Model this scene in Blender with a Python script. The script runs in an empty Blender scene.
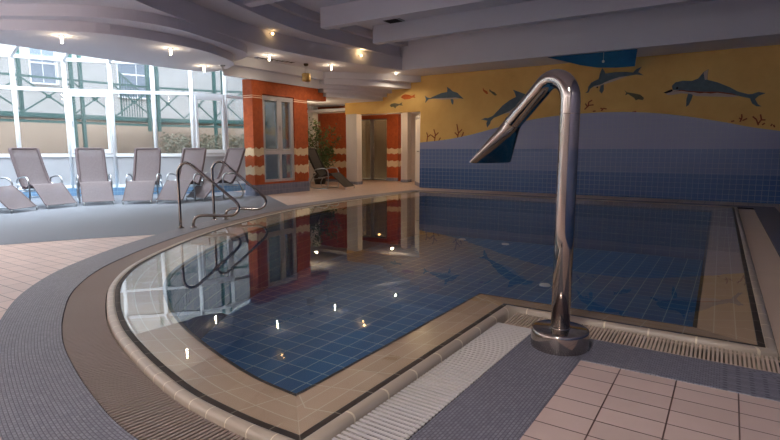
import bpy, bmesh, math, random
from mathutils import Vector, Matrix, Quaternion
random.seed(7)
sc = bpy.context.scene
COL = sc.collection
pi = math.pi

# ------------------------------------------------------------------ colour / material helpers
def lin(c):
    return c/12.92 if c <= .04045 else ((c+.055)/1.055)**2.4
def rgb(r, g, b):
    return (lin(r/255), lin(g/255), lin(b/255), 1)

class NT:
    def __init__(s, name):
        s.m = bpy.data.materials.new(name); s.m.use_nodes = True
        s.t = s.m.node_tree; s.t.nodes.clear()
        s.out = s.n('ShaderNodeOutputMaterial')
    def n(s, kind, **kw):
        x = s.t.nodes.new(kind)
        for k, v in kw.items():
            if k.startswith('i_'):
                key = k[2:]
                x.inputs[int(key) if key.isdigit() else key].default_value = v
            else: setattr(x, k, v)
        return x
    def l(s, a, b): s.t.links.new(a, b)
    def math(s, op, a, b=None, c=None):
        x = s.n('ShaderNodeMath', operation=op)
        for i, v in enumerate((a, b, c)):
            if v is None: continue
            if isinstance(v, (int, float)): x.inputs[i].default_value = v
            else: s.l(v, x.inputs[i])
        return x.outputs[0]
    def mix(s, f, a, b):
        x = s.n('ShaderNodeMix', data_type='RGBA')
        for sock, v in ((x.inputs[0], f), (x.inputs[6], a), (x.inputs[7], b)):
            if isinstance(v, (int, float)): sock.default_value = v
            elif isinstance(v, tuple): sock.default_value = v
            else: s.l(v, sock)
        return x.outputs[2]
    def pos(s):
        g = s.n('ShaderNodeNewGeometry'); x = s.n('ShaderNodeSeparateXYZ'); s.l(g.outputs['Position'], x.inputs[0])
        return g.outputs['Position'], x.outputs
    def comb(s, a, b, c=0.0):
        x = s.n('ShaderNodeCombineXYZ')
        for i, v in enumerate((a, b, c)):
            if isinstance(v, (int, float)): x.inputs[i].default_value = v
            else: s.l(v, x.inputs[i])
        return x.outputs[0]
    def noise(s, vec, scale, detail=3, rough=.55):
        x = s.n('ShaderNodeTexNoise'); x.inputs['Scale'].default_value = scale
        x.inputs['Detail'].default_value = detail; x.inputs['Roughness'].default_value = rough
        if vec is not None: s.l(vec, x.inputs['Vector'])
        return x.outputs[0]
    def brick(s, vec, c1, c2, cm, w, h, mortar, offset=0.0, smooth=.1):
        x = s.n('ShaderNodeTexBrick'); x.offset = offset; x.squash = 1.0
        x.inputs['Scale'].default_value = 1; x.inputs['Brick Width'].default_value = w; x.inputs['Row Height'].default_value = h
        x.inputs['Mortar Size'].default_value = mortar; x.inputs['Mortar Smooth'].default_value = smooth
        x.inputs['Bias'].default_value = 0
        for k, v in (('Color1', c1), ('Color2', c2), ('Mortar', cm)):
            if isinstance(v, tuple): x.inputs[k].default_value = v
            else: s.l(v, x.inputs[k])
        s.l(vec, x.inputs['Vector'])
        return x.outputs
    def bsdf(s, col, rough=.5, metal=0.0, bump=None, bstr=.2, bdist=.01, spec=.5):
        p = s.n('ShaderNodeBsdfPrincipled')
        if isinstance(col, tuple): p.inputs['Base Color'].default_value = col
        else: s.l(col, p.inputs['Base Color'])
        if isinstance(rough, (int, float)): p.inputs['Roughness'].default_value = rough
        else: s.l(rough, p.inputs['Roughness'])
        p.inputs['Metallic'].default_value = metal
        p.inputs['Specular IOR Level'].default_value = spec
        if bump is not None:
            b = s.n('ShaderNodeBump'); b.inputs['Strength'].default_value = bstr; b.inputs['Distance'].default_value = bdist
            s.l(bump, b.inputs['Height']); s.l(b.outputs[0], p.inputs['Normal'])
        s.l(p.outputs[0], s.out.inputs[0])
        return p

def plain(name, col, rough=.5, metal=0.0, var=.06, scale=8, spec=.5, bump=0):
    t = NT(name)
    o = t.n('ShaderNodeTexCoord').outputs['Object']
    nz = t.noise(o, scale)
    dark = tuple(c*(1-var*2) for c in col[:3]) + (1,)
    lite = tuple(min(1, c*(1+var)) for c in col[:3]) + (1,)
    t.bsdf(t.mix(nz, dark, lite), rough, metal, spec=spec, bump=nz if bump else None, bstr=bump)
    return t.m

def emit(name, col, strength):
    t = NT(name); e = t.n('ShaderNodeEmission'); e.inputs[0].default_value = col; e.inputs[1].default_value = strength
    t.l(e.outputs[0], t.out.inputs[0]); return t.m

M = {}
M['ceil'] = plain('ceiling plaster', rgb(226, 225, 232), .8, var=.01, scale=2)
M['white'] = plain('white paint', rgb(226, 224, 222), .5, var=.02)
M['column'] = plain('shaded white column paint', rgb(196, 188, 186), .6, var=.02)  # white paint greyed so the columns' shade sits in the colour
M['frame'] = plain('white window frame', rgb(235, 238, 242), .35, var=.01)
M['greyframe'] = plain('grey white casement frame', rgb(196, 190, 190), .35, var=.02)
M['steel'] = plain('brushed stainless steel', rgb(180, 170, 162), .10, 1.0, var=.05, scale=3)
M['alu'] = plain('silver aluminium tube', rgb(180, 184, 190), .3, 1.0, var=.03)
M['black'] = plain('nozzle hollow shade', rgb(26, 26, 30), .6)
M['dark'] = plain('dark recess', rgb(30, 28, 30), .8)
M['green'] = plain('green painted steel', rgb(62, 100, 96), .5, var=.06)
M['facade'] = plain('white render', rgb(178, 178, 178), .8, var=.03, scale=1)
M['cwall'] = plain('beige courtyard render', rgb(176, 156, 138), .8, var=.06, scale=1.5)
M['pave'] = plain('courtyard paving', rgb(190, 186, 180), .8, var=.05, scale=3)
M['brownsling'] = plain('dark brown wicker', rgb(36, 27, 25), .7, var=.15, scale=40)
M['trunk'] = plain('bark', rgb(92, 70, 52), .8, var=.2, scale=20)
M['pot'] = plain('dark glazed pot', rgb(44, 38, 36), .4, var=.1)
M['soil'] = plain('soil', rgb(58, 44, 34), .95, var=.2, scale=30)
M['brass'] = plain('golden wood drum', rgb(206, 168, 100), .4, .3, var=.08)
M['blue'] = plain('blue cloth', rgb(16, 96, 140), .8, var=.15, scale=6)
M['curtainbeige'] = plain('beige blind', rgb(214, 204, 186), .8, var=.05)
M['winglassdark'] = plain('dark window', rgb(128, 140, 156), .2, var=.06)
M['bulb'] = emit('halogen capsule', (1, .80, .52, 1), 45)
M['bulbwarm'] = emit('warm spot bulb', (1, .62, .26, 1), 14)

def leafmat(name, a, b):
    t = NT(name); nz = t.noise(t.n('ShaderNodeTexCoord').outputs['Object'], 6)
    t.bsdf(t.mix(nz, a, b), .5); return t.m
M['leaf'] = leafmat('ficus leaf', rgb(42, 60, 30), rgb(96, 116, 58))
M['hedge'] = leafmat('hedge leaf', rgb(74, 78, 62), rgb(132, 130, 108))

# floor tiles, pinkish beige, stack bond, wider joints one way
def mat_tiles(name, base, joint, w, h, mort, ox, oy, rough=.35):
    t = NT(name); P, xyz = t.pos()
    v = t.comb(t.math('ADD', xyz[0], ox), t.math('ADD', xyz[1], oy))
    dk = tuple(c*.88 for c in base[:3])+(1,)
    br = t.brick(v, base, dk, joint, w, h, mort)
    nz = t.noise(P, 3)
    col = t.mix(t.math('MULTIPLY', nz, .22), br[0], rgb(150, 120, 105))
    t.bsdf(col, rough, bump=t.math('SUBTRACT', 1.0, br[1]), bstr=.35, bdist=.004)
    return t.m
M['tile'] = mat_tiles('pink beige floor tile', rgb(218, 192, 179), rgb(84, 60, 54), .2705, .1443, .0035, .425+.2705*40, -2.9+.1443*60)
# wide thin joints in one direction on the same tile
def mat_mosaic(name, uv, c1=rgb(144, 143, 151), c2=rgb(122, 121, 131)):
    t = NT(name); P, xyz = t.pos()
    if uv:
        u = t.n('ShaderNodeUVMap'); v = u.outputs[0]
    else:
        v = t.comb(xyz[0], xyz[1])
    br = t.brick(v, c1, c2, rgb(84, 84, 96), .025, .0165, .003, .5, smooth=.6)
    nz = t.noise(P, 1.6)
    col = t.mix(t.math('MULTIPLY', nz, .3), br[0], rgb(116, 104, 104))
    t.bsdf(col, .5, bump=t.math('SUBTRACT', 1.0, br[1]), bstr=.5, bdist=.004)
    return t.m
M['mosaic'] = mat_mosaic('blue grey nubbed mosaic', True)
M['terrace'] = mat_mosaic('blue grey terrace mosaic', False, rgb(122, 132, 143), rgb(108, 118, 130))
# glazed coping tile with light joints along the rim (uv: arclength, offset)
def mat_coping(name, base, joint, w, h, mort=.004, rough=.25):
    t = NT(name); v = t.n('ShaderNodeUVMap').outputs[0]
    dk = tuple(c*.9 for c in base[:3])+(1,)
    br = t.brick(v, base, dk, joint, w, h, mort)
    nz = t.noise(t.pos()[0], 5)
    t.bsdf(t.mix(t.math('MULTIPLY', nz, .25), br[0], rgb(140, 112, 84)), rough, bump=t.math('SUBTRACT', 1.0, br[1]), bstr=.3, bdist=.003)
    return t.m
M['coping'] = mat_coping('beige coping tile', rgb(188, 173, 154), rgb(232, 220, 192), .27, .5, .006, .35)
M['shelf'] = mat_coping('beige rim tile under water', rgb(200, 166, 138), rgb(214, 192, 164), .245, .125)
M['stripe'] = mat_coping('black rim stripe', rgb(10, 12, 18), rgb(120, 116, 106), .245, .5, .004, .6)
M['poolwall'] = mat_coping('deep blue pool wall tile', rgb(14, 66, 112), rgb(80, 110, 128), .27, .135, .005)
t = NT('blue pool floor tile'); P, xyz = t.pos()
br = t.brick(t.comb(t.math('ADD', xyz[0], 30.0), t.math('ADD', xyz[1], 30.0)), rgb(0, 110, 170), rgb(0, 98, 156), rgb(160, 188, 196), .245, .245, .006)
t.bsdf(br[0], .5); M['poolfloor'] = t.m
M['slat_brown'] = plain('shade browned grate plastic', rgb(146, 128, 118), .5, var=.05, scale=2)  # shadow on the near left grate is mixed into this brown
M['slat_white'] = plain('white grate plastic', rgb(214, 206, 200), .5, var=.03, scale=2)
M['slat_tan'] = plain('tan grate plastic', rgb(206, 182, 160), .5, var=.05, scale=2)

# far wall tiles : three blue bands by height
t = NT('blue wall tile'); P, xyz = t.pos()
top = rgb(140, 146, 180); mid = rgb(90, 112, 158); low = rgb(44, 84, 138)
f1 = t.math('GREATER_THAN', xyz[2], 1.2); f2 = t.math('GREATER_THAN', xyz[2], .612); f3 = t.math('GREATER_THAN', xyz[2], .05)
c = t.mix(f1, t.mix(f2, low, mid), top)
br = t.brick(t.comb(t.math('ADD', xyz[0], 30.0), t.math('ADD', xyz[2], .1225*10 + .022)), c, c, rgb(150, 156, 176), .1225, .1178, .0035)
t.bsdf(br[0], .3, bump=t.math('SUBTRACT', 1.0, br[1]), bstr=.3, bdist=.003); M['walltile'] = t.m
# sponged ochre wall
t = NT('sponged ochre yellow paint'); P, xyz = t.pos()
nz = t.noise(P, 1.3, 6, .62); nz2 = t.noise(P, 7, 4)
c = t.mix(nz, rgb(202, 146, 72), rgb(248, 216, 136)); c = t.mix(t.math('MULTIPLY', nz2, .4), c, rgb(234, 188, 104))
t.bsdf(c, .8); M['yellow'] = t.m
# sponged orange wall with two cream wavy bands and a thin cream line
t = NT('sponged orange paint with cream waves'); P, xyz = t.pos()
s_ = t.math('ADD', xyz[0], xyz[1])
nz = t.noise(P, 9, 5, .7); nz2 = t.noise(P, 26, 4, .7)
base = t.mix(nz, rgb(124, 46, 16), rgb(210, 104, 50))
zig = t.math('MULTIPLY', t.math('PINGPONG', t.math('ADD', s_, t.math('MULTIPLY', t.noise(P, 5, 2), .25)), .12), .40)
wob = t.math('MULTIPLY', t.noise(P, 20, 2), .10)
zz = t.math('ADD', xyz[2], t.math('ADD', zig, wob))
def band(a, b): return t.math('MULTIPLY', t.math('GREATER_THAN', zz, a), t.math('LESS_THAN', zz, b))
cream = t.mix(nz2, rgb(206, 168, 128), rgb(240, 224, 190))
c = t.mix(band(1.10, 1.295), base, cream); c = t.mix(band(.61, .83), c, cream)
ln = t.math('MULTIPLY', t.math('GREATER_THAN', xyz[2], 2.485), t.math('LESS_THAN', xyz[2], 2.505))
ln2 = t.math('MULTIPLY', t.math('GREATER_THAN', xyz[2], 2.535), t.math('LESS_THAN', xyz[2], 2.55))
c = t.mix(t.math('MAXIMUM', ln, ln2), c, rgb(238, 206, 176))
t.bsdf(c, .75); M['orange'] = t.m
t = NT('blue grey plinth tile'); P, xyz = t.pos()
br = t.brick(t.comb(t.math('ADD', xyz[0], t.math('ADD', xyz[1], 40.0)), xyz[2]), rgb(128, 132, 152), rgb(112, 116, 138), rgb(160, 162, 174), .12, .12, .004)
t.bsdf(br[0], .35); M['plinth'] = t.m
t = NT('pale blue curb tile'); P, xyz = t.pos()
br = t.brick(t.comb(t.math('ADD', xyz[0], t.math('ADD', xyz[1], 40.0)), xyz[2]), rgb(112, 150, 186), rgb(100, 138, 176), rgb(160, 186, 206), .12, .1, .004)
t.bsdf(br[0], .35); M['curb'] = t.m
t = NT('white panelled translucent sheet'); P, xyz = t.pos()
t.bsdf(t.mix(t.noise(P, 1.5), rgb(168, 170, 176), rgb(184, 185, 190)), .5); M['panel'] = t.m

def mat_glass(name, tint, refl=1.0, haze=0.0):
    t = NT(name)
    tr = t.n('ShaderNodeBsdfTransparent'); tr.inputs[0].default_value = tint
    gl = t.n('ShaderNodeBsdfGlossy'); gl.inputs['Roughness'].default_value = .01
    fr = t.n('ShaderNodeFresnel'); fr.inputs[0].default_value = 1.45
    mx = t.n('ShaderNodeMixShader')
    t.l(t.math('MULTIPLY', fr.outputs[0], refl), mx.inputs[0]); t.l(tr.outputs[0], mx.inputs[1]); t.l(gl.outputs[0], mx.inputs[2])
    o = mx.outputs[0]
    if haze:
        d = t.n('ShaderNodeBsdfDiffuse'); d.inputs[0].default_value = (.9, .9, .9, 1)
        m2 = t.n('ShaderNodeMixShader'); m2.inputs[0].default_value = haze
        t.l(o, m2.inputs[1]); t.l(d.outputs[0], m2.inputs[2]); o = m2.outputs[0]
    t.l(o, t.out.inputs[0]); return t.m
M['glass'] = mat_glass('window glass', (.66, .67, .68, 1), .8, .035)
M['roofglass'] = mat_glass('roof glass', (.84, .88, .88, 1), .8, .02)
M['bronze'] = mat_glass('bronze glass', (.40, .33, .25, 1), 1.0)
# sling textile: partly see-through weave
t = NT('taupe mesh textile')
d = t.n('ShaderNodeBsdfPrincipled'); nz = t.noise(t.n('ShaderNodeTexCoord').outputs['Object'], 30)
t.l(t.mix(nz, rgb(98, 84, 88), rgb(116, 103, 106)), d.inputs['Base Color']); d.inputs['Roughness'].default_value = .7
tr = t.n('ShaderNodeBsdfTransparent'); mx = t.n('ShaderNodeMixShader'); mx.inputs[0].default_value = .72
t.l(tr.outputs[0], mx.inputs[1]); t.l(d.outputs[0], mx.inputs[2]); t.l(mx.outputs[0], t.out.inputs[0]); M['sling'] = t.m
M['slingedge'] = plain('taupe textile hem', rgb(92, 78, 82), .7, var=.08, scale=20)
# water
t = NT('pool water'); P, xyz = t.pos()
nz = t.noise(P, 2.2, 2, .5)
b = t.n('ShaderNodeBump'); b.inputs['Strength'].default_value = .05; b.inputs['Distance'].default_value = .01; t.l(nz, b.inputs['Height'])
fr = t.n('ShaderNodeFresnel'); fr.inputs[0].default_value = 1.333; t.l(b.outputs[0], fr.inputs['Normal'])
tr = t.n('ShaderNodeBsdfTransparent'); tr.inputs[0].default_value = (.93, .97, .98, 1)
gl = t.n('ShaderNodeBsdfGlossy'); gl.inputs['Roughness'].default_value = .004; t.l(b.outputs[0], gl.inputs['Normal'])
mx = t.n('ShaderNodeMixShader'); bf = t.n('ShaderNodeNewGeometry').outputs['Backfacing']; t.l(t.math('MULTIPLY', fr.outputs[0], t.math('SUBTRACT', 1.0, bf)), mx.inputs[0]); t.l(tr.outputs[0], mx.inputs[1]); t.l(gl.outputs[0], mx.inputs[2])
t.l(mx.outputs[0], t.out.inputs[0]); M['water'] = t.m
M['dolphin'] = plain('slate blue mural paint', rgb(96, 116, 128), .8, var=.25, scale=7)
M['belly'] = plain('pale pink mural paint', rgb(206, 186, 172), .8, var=.1, scale=9)
M['coral'] = plain('rust red mural paint', rgb(150, 62, 20), .8, var=.2, scale=12)
M['fishorange'] = plain('orange mural paint', rgb(206, 100, 30), .8, var=.15, scale=12)
M['fishgrey'] = plain('olive grey mural paint', rgb(110, 104, 78), .8, var=.2, scale=12)
M['eye'] = plain('black mural paint', rgb(16, 14, 14), .8)

# ------------------------------------------------------------------ mesh helpers
class MB:
    def __init__(s): s.v = []; s.f = []; s.uv = []; s.sm = []
    def add(s, vs, fs, uvs=None, smooth=False):
        k = len(s.v); s.v += [tuple(p) for p in vs]
        for i, f in enumerate(fs):
            s.f.append(tuple(k+j for j in f)); s.sm.append(smooth)
            s.uv.append(uvs[i] if uvs else [(0, 0)]*len(f))
        return s
    def box(s, c, d, rz=0.0, R=None):
        hx, hy, hz = d[0]/2, d[1]/2, d[2]/2
        R = R or Matrix.Rotation(rz, 3, 'Z')
        vs = [Vector(c)+R @ Vector((x*hx, y*hy, z*hz)) for z in (-1, 1) for y in (-1, 1) for x in (-1, 1)]
        return s.add(vs, [(0, 2, 3, 1), (4, 5, 7, 6), (0, 1, 5, 4), (2, 6, 7, 3), (1, 3, 7, 5), (0, 4, 6, 2)])
    def bar(s, a, b, w, h):
        a, b = Vector(a), Vector(b); d = b-a; L = d.length; x = d.normalized()
        up = Vector((0, 0, 1)) if abs(x.z) < .98 else Vector((1, 0, 0))
        y = up.cross(x).normalized(); z = x.cross(y)
        R = Matrix((x, y, z)).transposed()
        return s.box((a+b)/2, (L, w, h), R=R)
    def tube(s, pts, r, n=10, caps=True, radii=None, closed=False):
        pts = [Vector(p) for p in pts]; N = len(pts); T = []
        for i in range(N):
            if closed: d = pts[(i+1) % N]-pts[i-1]
            else: d = pts[min(i+1, N-1)]-pts[max(i-1, 0)]
            T.append(d.normalized())
        u = T[0].orthogonal().normalized(); vs = []
        for i in range(N):
            if i:
                q = T[i-1].rotation_difference(T[i]); u = q @ u
            w = T[i].cross(u).normalized(); rr = radii[i] if radii else r
            for k in range(n):
                a = 2*pi*k/n; vs.append(pts[i]+u*math.cos(a)*rr+w*math.sin(a)*rr)
        fs = []
        for i in range(N if closed else N-1):
            j = (i+1) % N
            for k in range(n): fs.append((i*n+k, i*n+(k+1) % n, j*n+(k+1) % n, j*n+k))
        s.add(vs, fs, smooth=True)
        if caps and not closed:
            b = len(s.v)-N*n
            s.f.append(tuple(b+k for k in range(n-1, -1, -1))); s.sm.append(False); s.uv.append([(0, 0)]*n)
            s.f.append(tuple(b+(N-1)*n+k for k in range(n))); s.sm.append(False); s.uv.append([(0, 0)]*n)
        return s
    def lathe(s, prof, c=(0, 0, 0), n=24):
        vs = []; N = len(prof)
        for r, z in prof:
            for k in range(n):
                a = 2*pi*k/n; vs.append((c[0]+r*math.cos(a), c[1]+r*math.sin(a), c[2]+z))
        fs = [(i*n+k, i*n+(k+1) % n, (i+1)*n+(k+1) % n, (i+1)*n+k) for i in range(N-1) for k in range(n)]
        s.add(vs, fs, smooth=True); b = len(s.v)-N*n
        if prof[0][0] > 1e-6: s.f.append(tuple(b+k for k in range(n-1, -1, -1))); s.sm.append(False); s.uv.append([(0, 0)]*n)
        if prof[-1][0] > 1e-6: s.f.append(tuple(b+(N-1)*n+k for k in range(n))); s.sm.append(False); s.uv.append([(0, 0)]*n)
        return s
    def prism(s, poly, z0, z1):
        """vertical prism over an xy polygon (may be concave)"""
        n = len(poly); tris = tri2d([poly])
        vs = [(x, y, z0) for x, y in poly]+[(x, y, z1) for x, y in poly]
        ar = sum(poly[i][0]*poly[(i+1) % n][1]-poly[(i+1) % n][0]*poly[i][1] for i in range(n))
        fs = []
        for i in range(n):
            j = (i+1) % n; q = (i, j, n+j, n+i); fs.append(q if ar > 0 else q[::-1])
        for a, b, c in tris: fs += [(c, b, a), (n+a, n+b, n+c)]
        return s.add(vs, fs)
    def build(s, name, mat, parent=None, loc=None, autosmooth=False):
        me = bpy.data.meshes.new(name); me.from_pydata(s.v, [], s.f)
        uvl = me.uv_layers.new(name='UVMap'); li = 0
        flat = [c for u in s.uv for p in u for c in p]
        uvl.data.foreach_set('uv', flat)
        me.polygons.foreach_set('use_smooth', s.sm)
        me.materials.append(mat); me.update(); me.validate()
        bm = bmesh.new(); bm.from_mesh(me)
        o = bpy.data.objects.new(name, me); COL.objects.link(o); bm.free()
        if parent is not None: o.parent = parent
        if loc: o.location = loc
        return o

from mathutils.geometry import tessellate_polygon
def tri2d(loops):
    res = tessellate_polygon([[Vector((x, y, 0)) for x, y in lp] for lp in loops])
    flat = [p for lp in loops for p in lp]; out = []
    for a, b, c in res:
        A, B, C_ = flat[a], flat[b], flat[c]
        if (B[0]-A[0])*(C_[1]-A[1])-(C_[0]-A[0])*(B[1]-A[1]) < 0: b, c = c, b
        out.append((a, b, c))
    return out
def area_mesh(mb, loops, z):
    flat = [p for lp in loops for p in lp]
    return mb.add([(x, y, z) for x, y in flat], tri2d(loops))
def spline(pts, seg=8, closed=False):
    P = [Vector(p) for p in pts]; n = len(P); out = []
    for i in range(n if closed else n-1):
        p1, p2 = P[i], P[(i+1) % n]
        p0 = P[i-1] if (closed or i > 0) else p1*2-p2
        p3 = P[(i+2) % n] if (closed or i+2 < n) else p2*2-p1
        for k in range(seg):
            t_ = k/seg
            out.append(.5*((2*p1)+(p2-p0)*t_+(2*p0-5*p1+4*p2-p3)*t_**2+(3*p1-p0-3*p2+p3)*t_**3))
    if not closed: out.append(P[-1])
    return out
def tag(o, label=None, cat=None, group=None, kind=None):
    if label: o['label'] = label
    if cat: o['category'] = cat
    if group: o['group'] = group
    if kind: o['kind'] = kind
    return o
def struct(o, label=None, cat=None):
    o['kind'] = 'structure'
    if label: o['label'] = label
    if cat: o['category'] = cat
    return o
def empty(name, loc, rz=0.0):
    o = bpy.data.objects.new(name, None); COL.objects.link(o); o.location = loc; o.rotation_euler = (0, 0, rz)
    o.empty_display_size = .1; return o
def copy_tree(o, parent=None):
    c = o.copy(); COL.objects.link(c)
    if parent is not None: c.parent = parent
    for ch in [x for x in bpy.data.objects if x.parent == o]: copy_tree(ch, c)
    return c

# ================================================================== POOL OUTLINE
left_pts = [(-7.12, 12.46), (-7.20, 11.2), (-7.21, 9.82), (-7.08, 7.6), (-6.47, 5.52), (-5.84, 4.19), (-5.12, 3.10), (-4.51, 2.50), (-3.91, 2.125), (-3.33, 1.845),
            (-2.81, 1.667), (-2.37, 1.548), (-2.06, 1.487), (-1.70, 1.462), (-1.40, 1.468)]
LEFT = [(p.x, p.y) for p in spline([(x, y, 0) for x, y in left_pts], 10)]
V0, V1, V2, V3, V4 = (-1.40, 1.468), (-1.368, 3.71), (.237, 3.727), (.105, 12.6), (-7.12, 12.46)
def seg(a, b, n): return [(a[0]+(b[0]-a[0])*i/n, a[1]+(b[1]-a[1])*i/n) for i in range(n)]
OUT = seg(V0, V1, 10)+seg(V1, V2, 8)+seg(V2, V3, 20)+seg(V3, V4, 16)+LEFT[:-1]
def offset(path, d, closed=True):
    n = len(path); res = []
    for i in range(n):
        p = path[i]
        a = path[i-1] if (closed or i) else None; b = path[(i+1) % n] if (closed or i < n-1) else None
        ns = []
        for u, v in ((a, p), (p, b)):
            if u is None or v is None: continue
            dx, dy = v[0]-u[0], v[1]-u[1]; L = math.hypot(dx, dy); ns.append((dy/L, -dx/L))
        if len(ns) == 1: ns *= 2
        k = 1+ns[0][0]*ns[1][0]+ns[0][1]*ns[1][1]
        res.append((p[0]+d*(ns[0][0]+ns[1][0])/k, p[1]+d*(ns[0][1]+ns[1][1])/k))
    if path is OUT and d > 0:                       # keep the two straight edges from crossing at the inner corner
        mx, my = res[10]
        for i in range(0, 10): res[i] = (res[i][0], min(res[i][1], my))
        for i in range(11, 19): res[i] = (max(res[i][0], mx), res[i][1])
    if path is OUT and d < 0:                       # and the same inside the four outer corners
        (ax_, ay_), (bx_, by_), (cx_, cy_), (dx_, dy_) = res[0], res[18], res[38], res[54]
        for i in range(1, 11): res[i] = (res[i][0], max(res[i][1], ay_))
        for i in range(n-40, n): res[i] = (min(res[i][0], ax_), res[i][1])
        for i in range(11, 18): res[i] = (min(res[i][0], bx_), res[i][1])
        for i in range(19, 38): res[i] = (res[i][0], min(max(res[i][1], by_), cy_))
        for i in range(39, 54): res[i] = (max(min(res[i][0], cx_), dx_), res[i][1])
        for i in range(55, 75): res[i] = (res[i][0], min(res[i][1], dy_))
    return res
def arclen(path, closed=True):
    s = [0]
    for i in range(1, len(path)+(1 if closed else 0)):
        a, b = path[i-1], path[i % len(path)]; s.append(s[-1]+math.hypot(b[0]-a[0], b[1]-a[1]))
    return s
SLEN = arclen(OUT)
def strip(mb, prof, path=OUT, smooth=True, dense=1.0):
    """sweep a profile [(offset, z)] round the closed outline; uv = arclength, distance across"""
    rings = [offset(path, d) for d, z in prof]; n = len(path); sl = arclen(path); acc = [0]
    sl = [s_ if i < 54 else sl[54]+(s_-sl[54])*dense for i, s_ in enumerate(sl)]      # narrower tiles on the curve
    for i in range(1, len(prof)): acc.append(acc[-1]+math.hypot(prof[i][0]-prof[i-1][0], prof[i][1]-prof[i-1][1]))
    vs = [(x, y, prof[j][1]) for j, r in enumerate(rings) for x, y in r]; fs = []; uv = []
    for j in range(len(prof)-1):
        for i in range(n):
            k = (i+1) % n
            fs.append((j*n+i, (j+1)*n+i, (j+1)*n+k, j*n+k))
            uv.append([(sl[i], acc[j]), (sl[i], acc[j+1]), (sl[i+1], acc[j+1]), (sl[i+1], acc[j])])
    mb.add(vs, fs, uv, smooth); return mb

WZ = .022
# coping roll, black stripe, submerged rim, walls, bottom
cop = strip(MB(), [(.017, .022), (.024, .028), (.036, .031), (.054, .031), (.068, .026), (.077, .012), (.079, -.1)], dense=2.0).build('trim_1', M['coping'])
struct(cop, 'rounded beige tile coping running round the pool rim', 'coping')
struct(strip(MB(), [(-.022, .0205), (-.017, .0235), (.019, .0245)]).build('trim_2', M['stripe']), 'black tile stripe just inside the pool coping', 'stripe')
struct(strip(MB(), [(-.37, -.035), (-.2, -.008), (-.02, .019)], smooth=False).build('trim_3', M['shelf']), 'beige sloping rim tiles just under the water', 'pool rim')
struct(strip(MB(), [(-.37, -1.05), (-.37, -.06)], smooth=False).build('wall_pool', M['poolwall']), 'deep blue tiled pool wall under water', 'pool wall')
struct(strip(MB(), [(-.373, -.065), (-.372, -.034), (-.345, -.029)], smooth=False).build('trim_4', M['stripe']), 'dark nosing tile on the inner pool rim', 'trim')
mb = MB(); area_mesh(mb, [offset(OUT, -.365)], -1.05)
struct(mb.build('floor_pool', M['poolfloor']), 'blue tiled pool bottom with pale joints', 'pool floor')
mb = MB(); area_mesh(mb, [offset(OUT, -.018)], WZ)
w = mb.build('pool_water', M['water']); tag(w, 'still reflecting water filling the blue tiled pool', 'water', kind='stuff')
struct(strip(MB(), [(.072, -.10), (.376, -.10), (.376, -.0)], smooth=False).build('trim_5', M['dark']), 'dark drain channel under the pool grates', 'gutter')

# ================================================================== FLOOR
room = [(-13.6, -5.2), (1.2, -5.2), (1.2, 17.4), (-13.6, 17.4), (-13.6, 14.6), (-12.2, 13.0), (-12.25, 10.1), (-15.4, 7.5), (-15.4, .2)]
mb = MB(); area_mesh(mb, [room, offset(OUT, .356)], 0)
struct(mb.build('floor', M['tile']), 'pink beige tiled pool hall floor', 'floor')
ringmesh = strip(MB(), [(.356, .0), (.359, .004), (.737, .004), (.74, .0)], smooth=False)
struct(ringmesh.build('floor_mosaic', M['mosaic']), 'blue grey nubbed mosaic band round the pool', 'floor')
o6 = offset(OUT, .6)
i0 = min(range(len(o6)), key=lambda i: (o6[i][0]+6.95)**2+(o6[i][1]-4.2)**2)
i1 = min(range(len(o6)), key=lambda i: (o6[i][0]+7.68)**2+(o6[i][1]-8.0)**2)
rim = o6[min(i0, i1):max(i0, i1)+1]         # runs from far end towards the near end
terr = [(-7.25, 3.45), (-7.6, 2.75), (-8.4, 1.8), (-9.6, 1.0), (-11.2, .5), (-13.2, .35), (-14.95, 2.4), (-15.0, 4.8), (-14.85, 5.9), (-14.3, 6.9), (-13.6, 7.7),
        (-12.9, 8.45), (-12.3, 9.1), (-12.0, 10.0), (-10.3, 9.75), (-8.77, 8.70)]
mb = MB(); area_mesh(mb, [terr+rim], .003)
struct(mb.build('floor_terrace', M['terrace']), 'blue grey mosaic terrace floor under the loungers', 'floor')
mb = MB().box((-22, 6, -.05), (17, 40, .06))
struct(mb.build('ground', M['pave']), 'pale paving of the courtyard outside', 'ground')

# ================================================================== OVERFLOW GRATES
def grate(name, path, d0, d1, mat, pitch, label, wslat=.0135):
    """slats across the channel along an open path; offsets d0..d1 to the right of travel"""
    sl = arclen(path, False); L = sl[-1]; A = offset(path, d0, False); B = offset(path, d1, False)
    mb = MB(); n = int(L/pitch); j = 0
    for k in range(n+1):
        s = min(k*pitch+pitch/2, L)
        while j < len(path)-2 and sl[j+1] < s: j += 1
        f = (s-sl[j])/(sl[j+1]-sl[j])
        a = Vector((A[j][0]+(A[j+1][0]-A[j][0])*f, A[j][1]+(A[j+1][1]-A[j][1])*f, -.0035))
        b = Vector((B[j][0]+(B[j+1][0]-B[j][0])*f, B[j][1]+(B[j+1][1]-B[j][1])*f, -.0035))
        mb.bar(a, b, wslat, .007)
    for d in (d0+.03, d1-.03):                       # two carrier rods under the slats
        pts = offset(path, d, False)
        for i in range(len(pts)-1): mb.bar((*pts[i], -.011), (*pts[i+1], -.011), .007, .009)
    o = mb.build(name, mat); tag(o, label, 'grate', 'pool overflow grates'); return o
grate('overflow_grate', LEFT, .086, .352, M['slat_brown'], .0245, 'greyish brown curved overflow grate along the round left side of the pool', .0145)
grate('overflow_grate', [V0, (V1[0], 3.34)], .086, .346, M['slat_white'], .031, 'white straight overflow grate beside the mosaic strip, ending near the steel water spout', .018)
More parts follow.
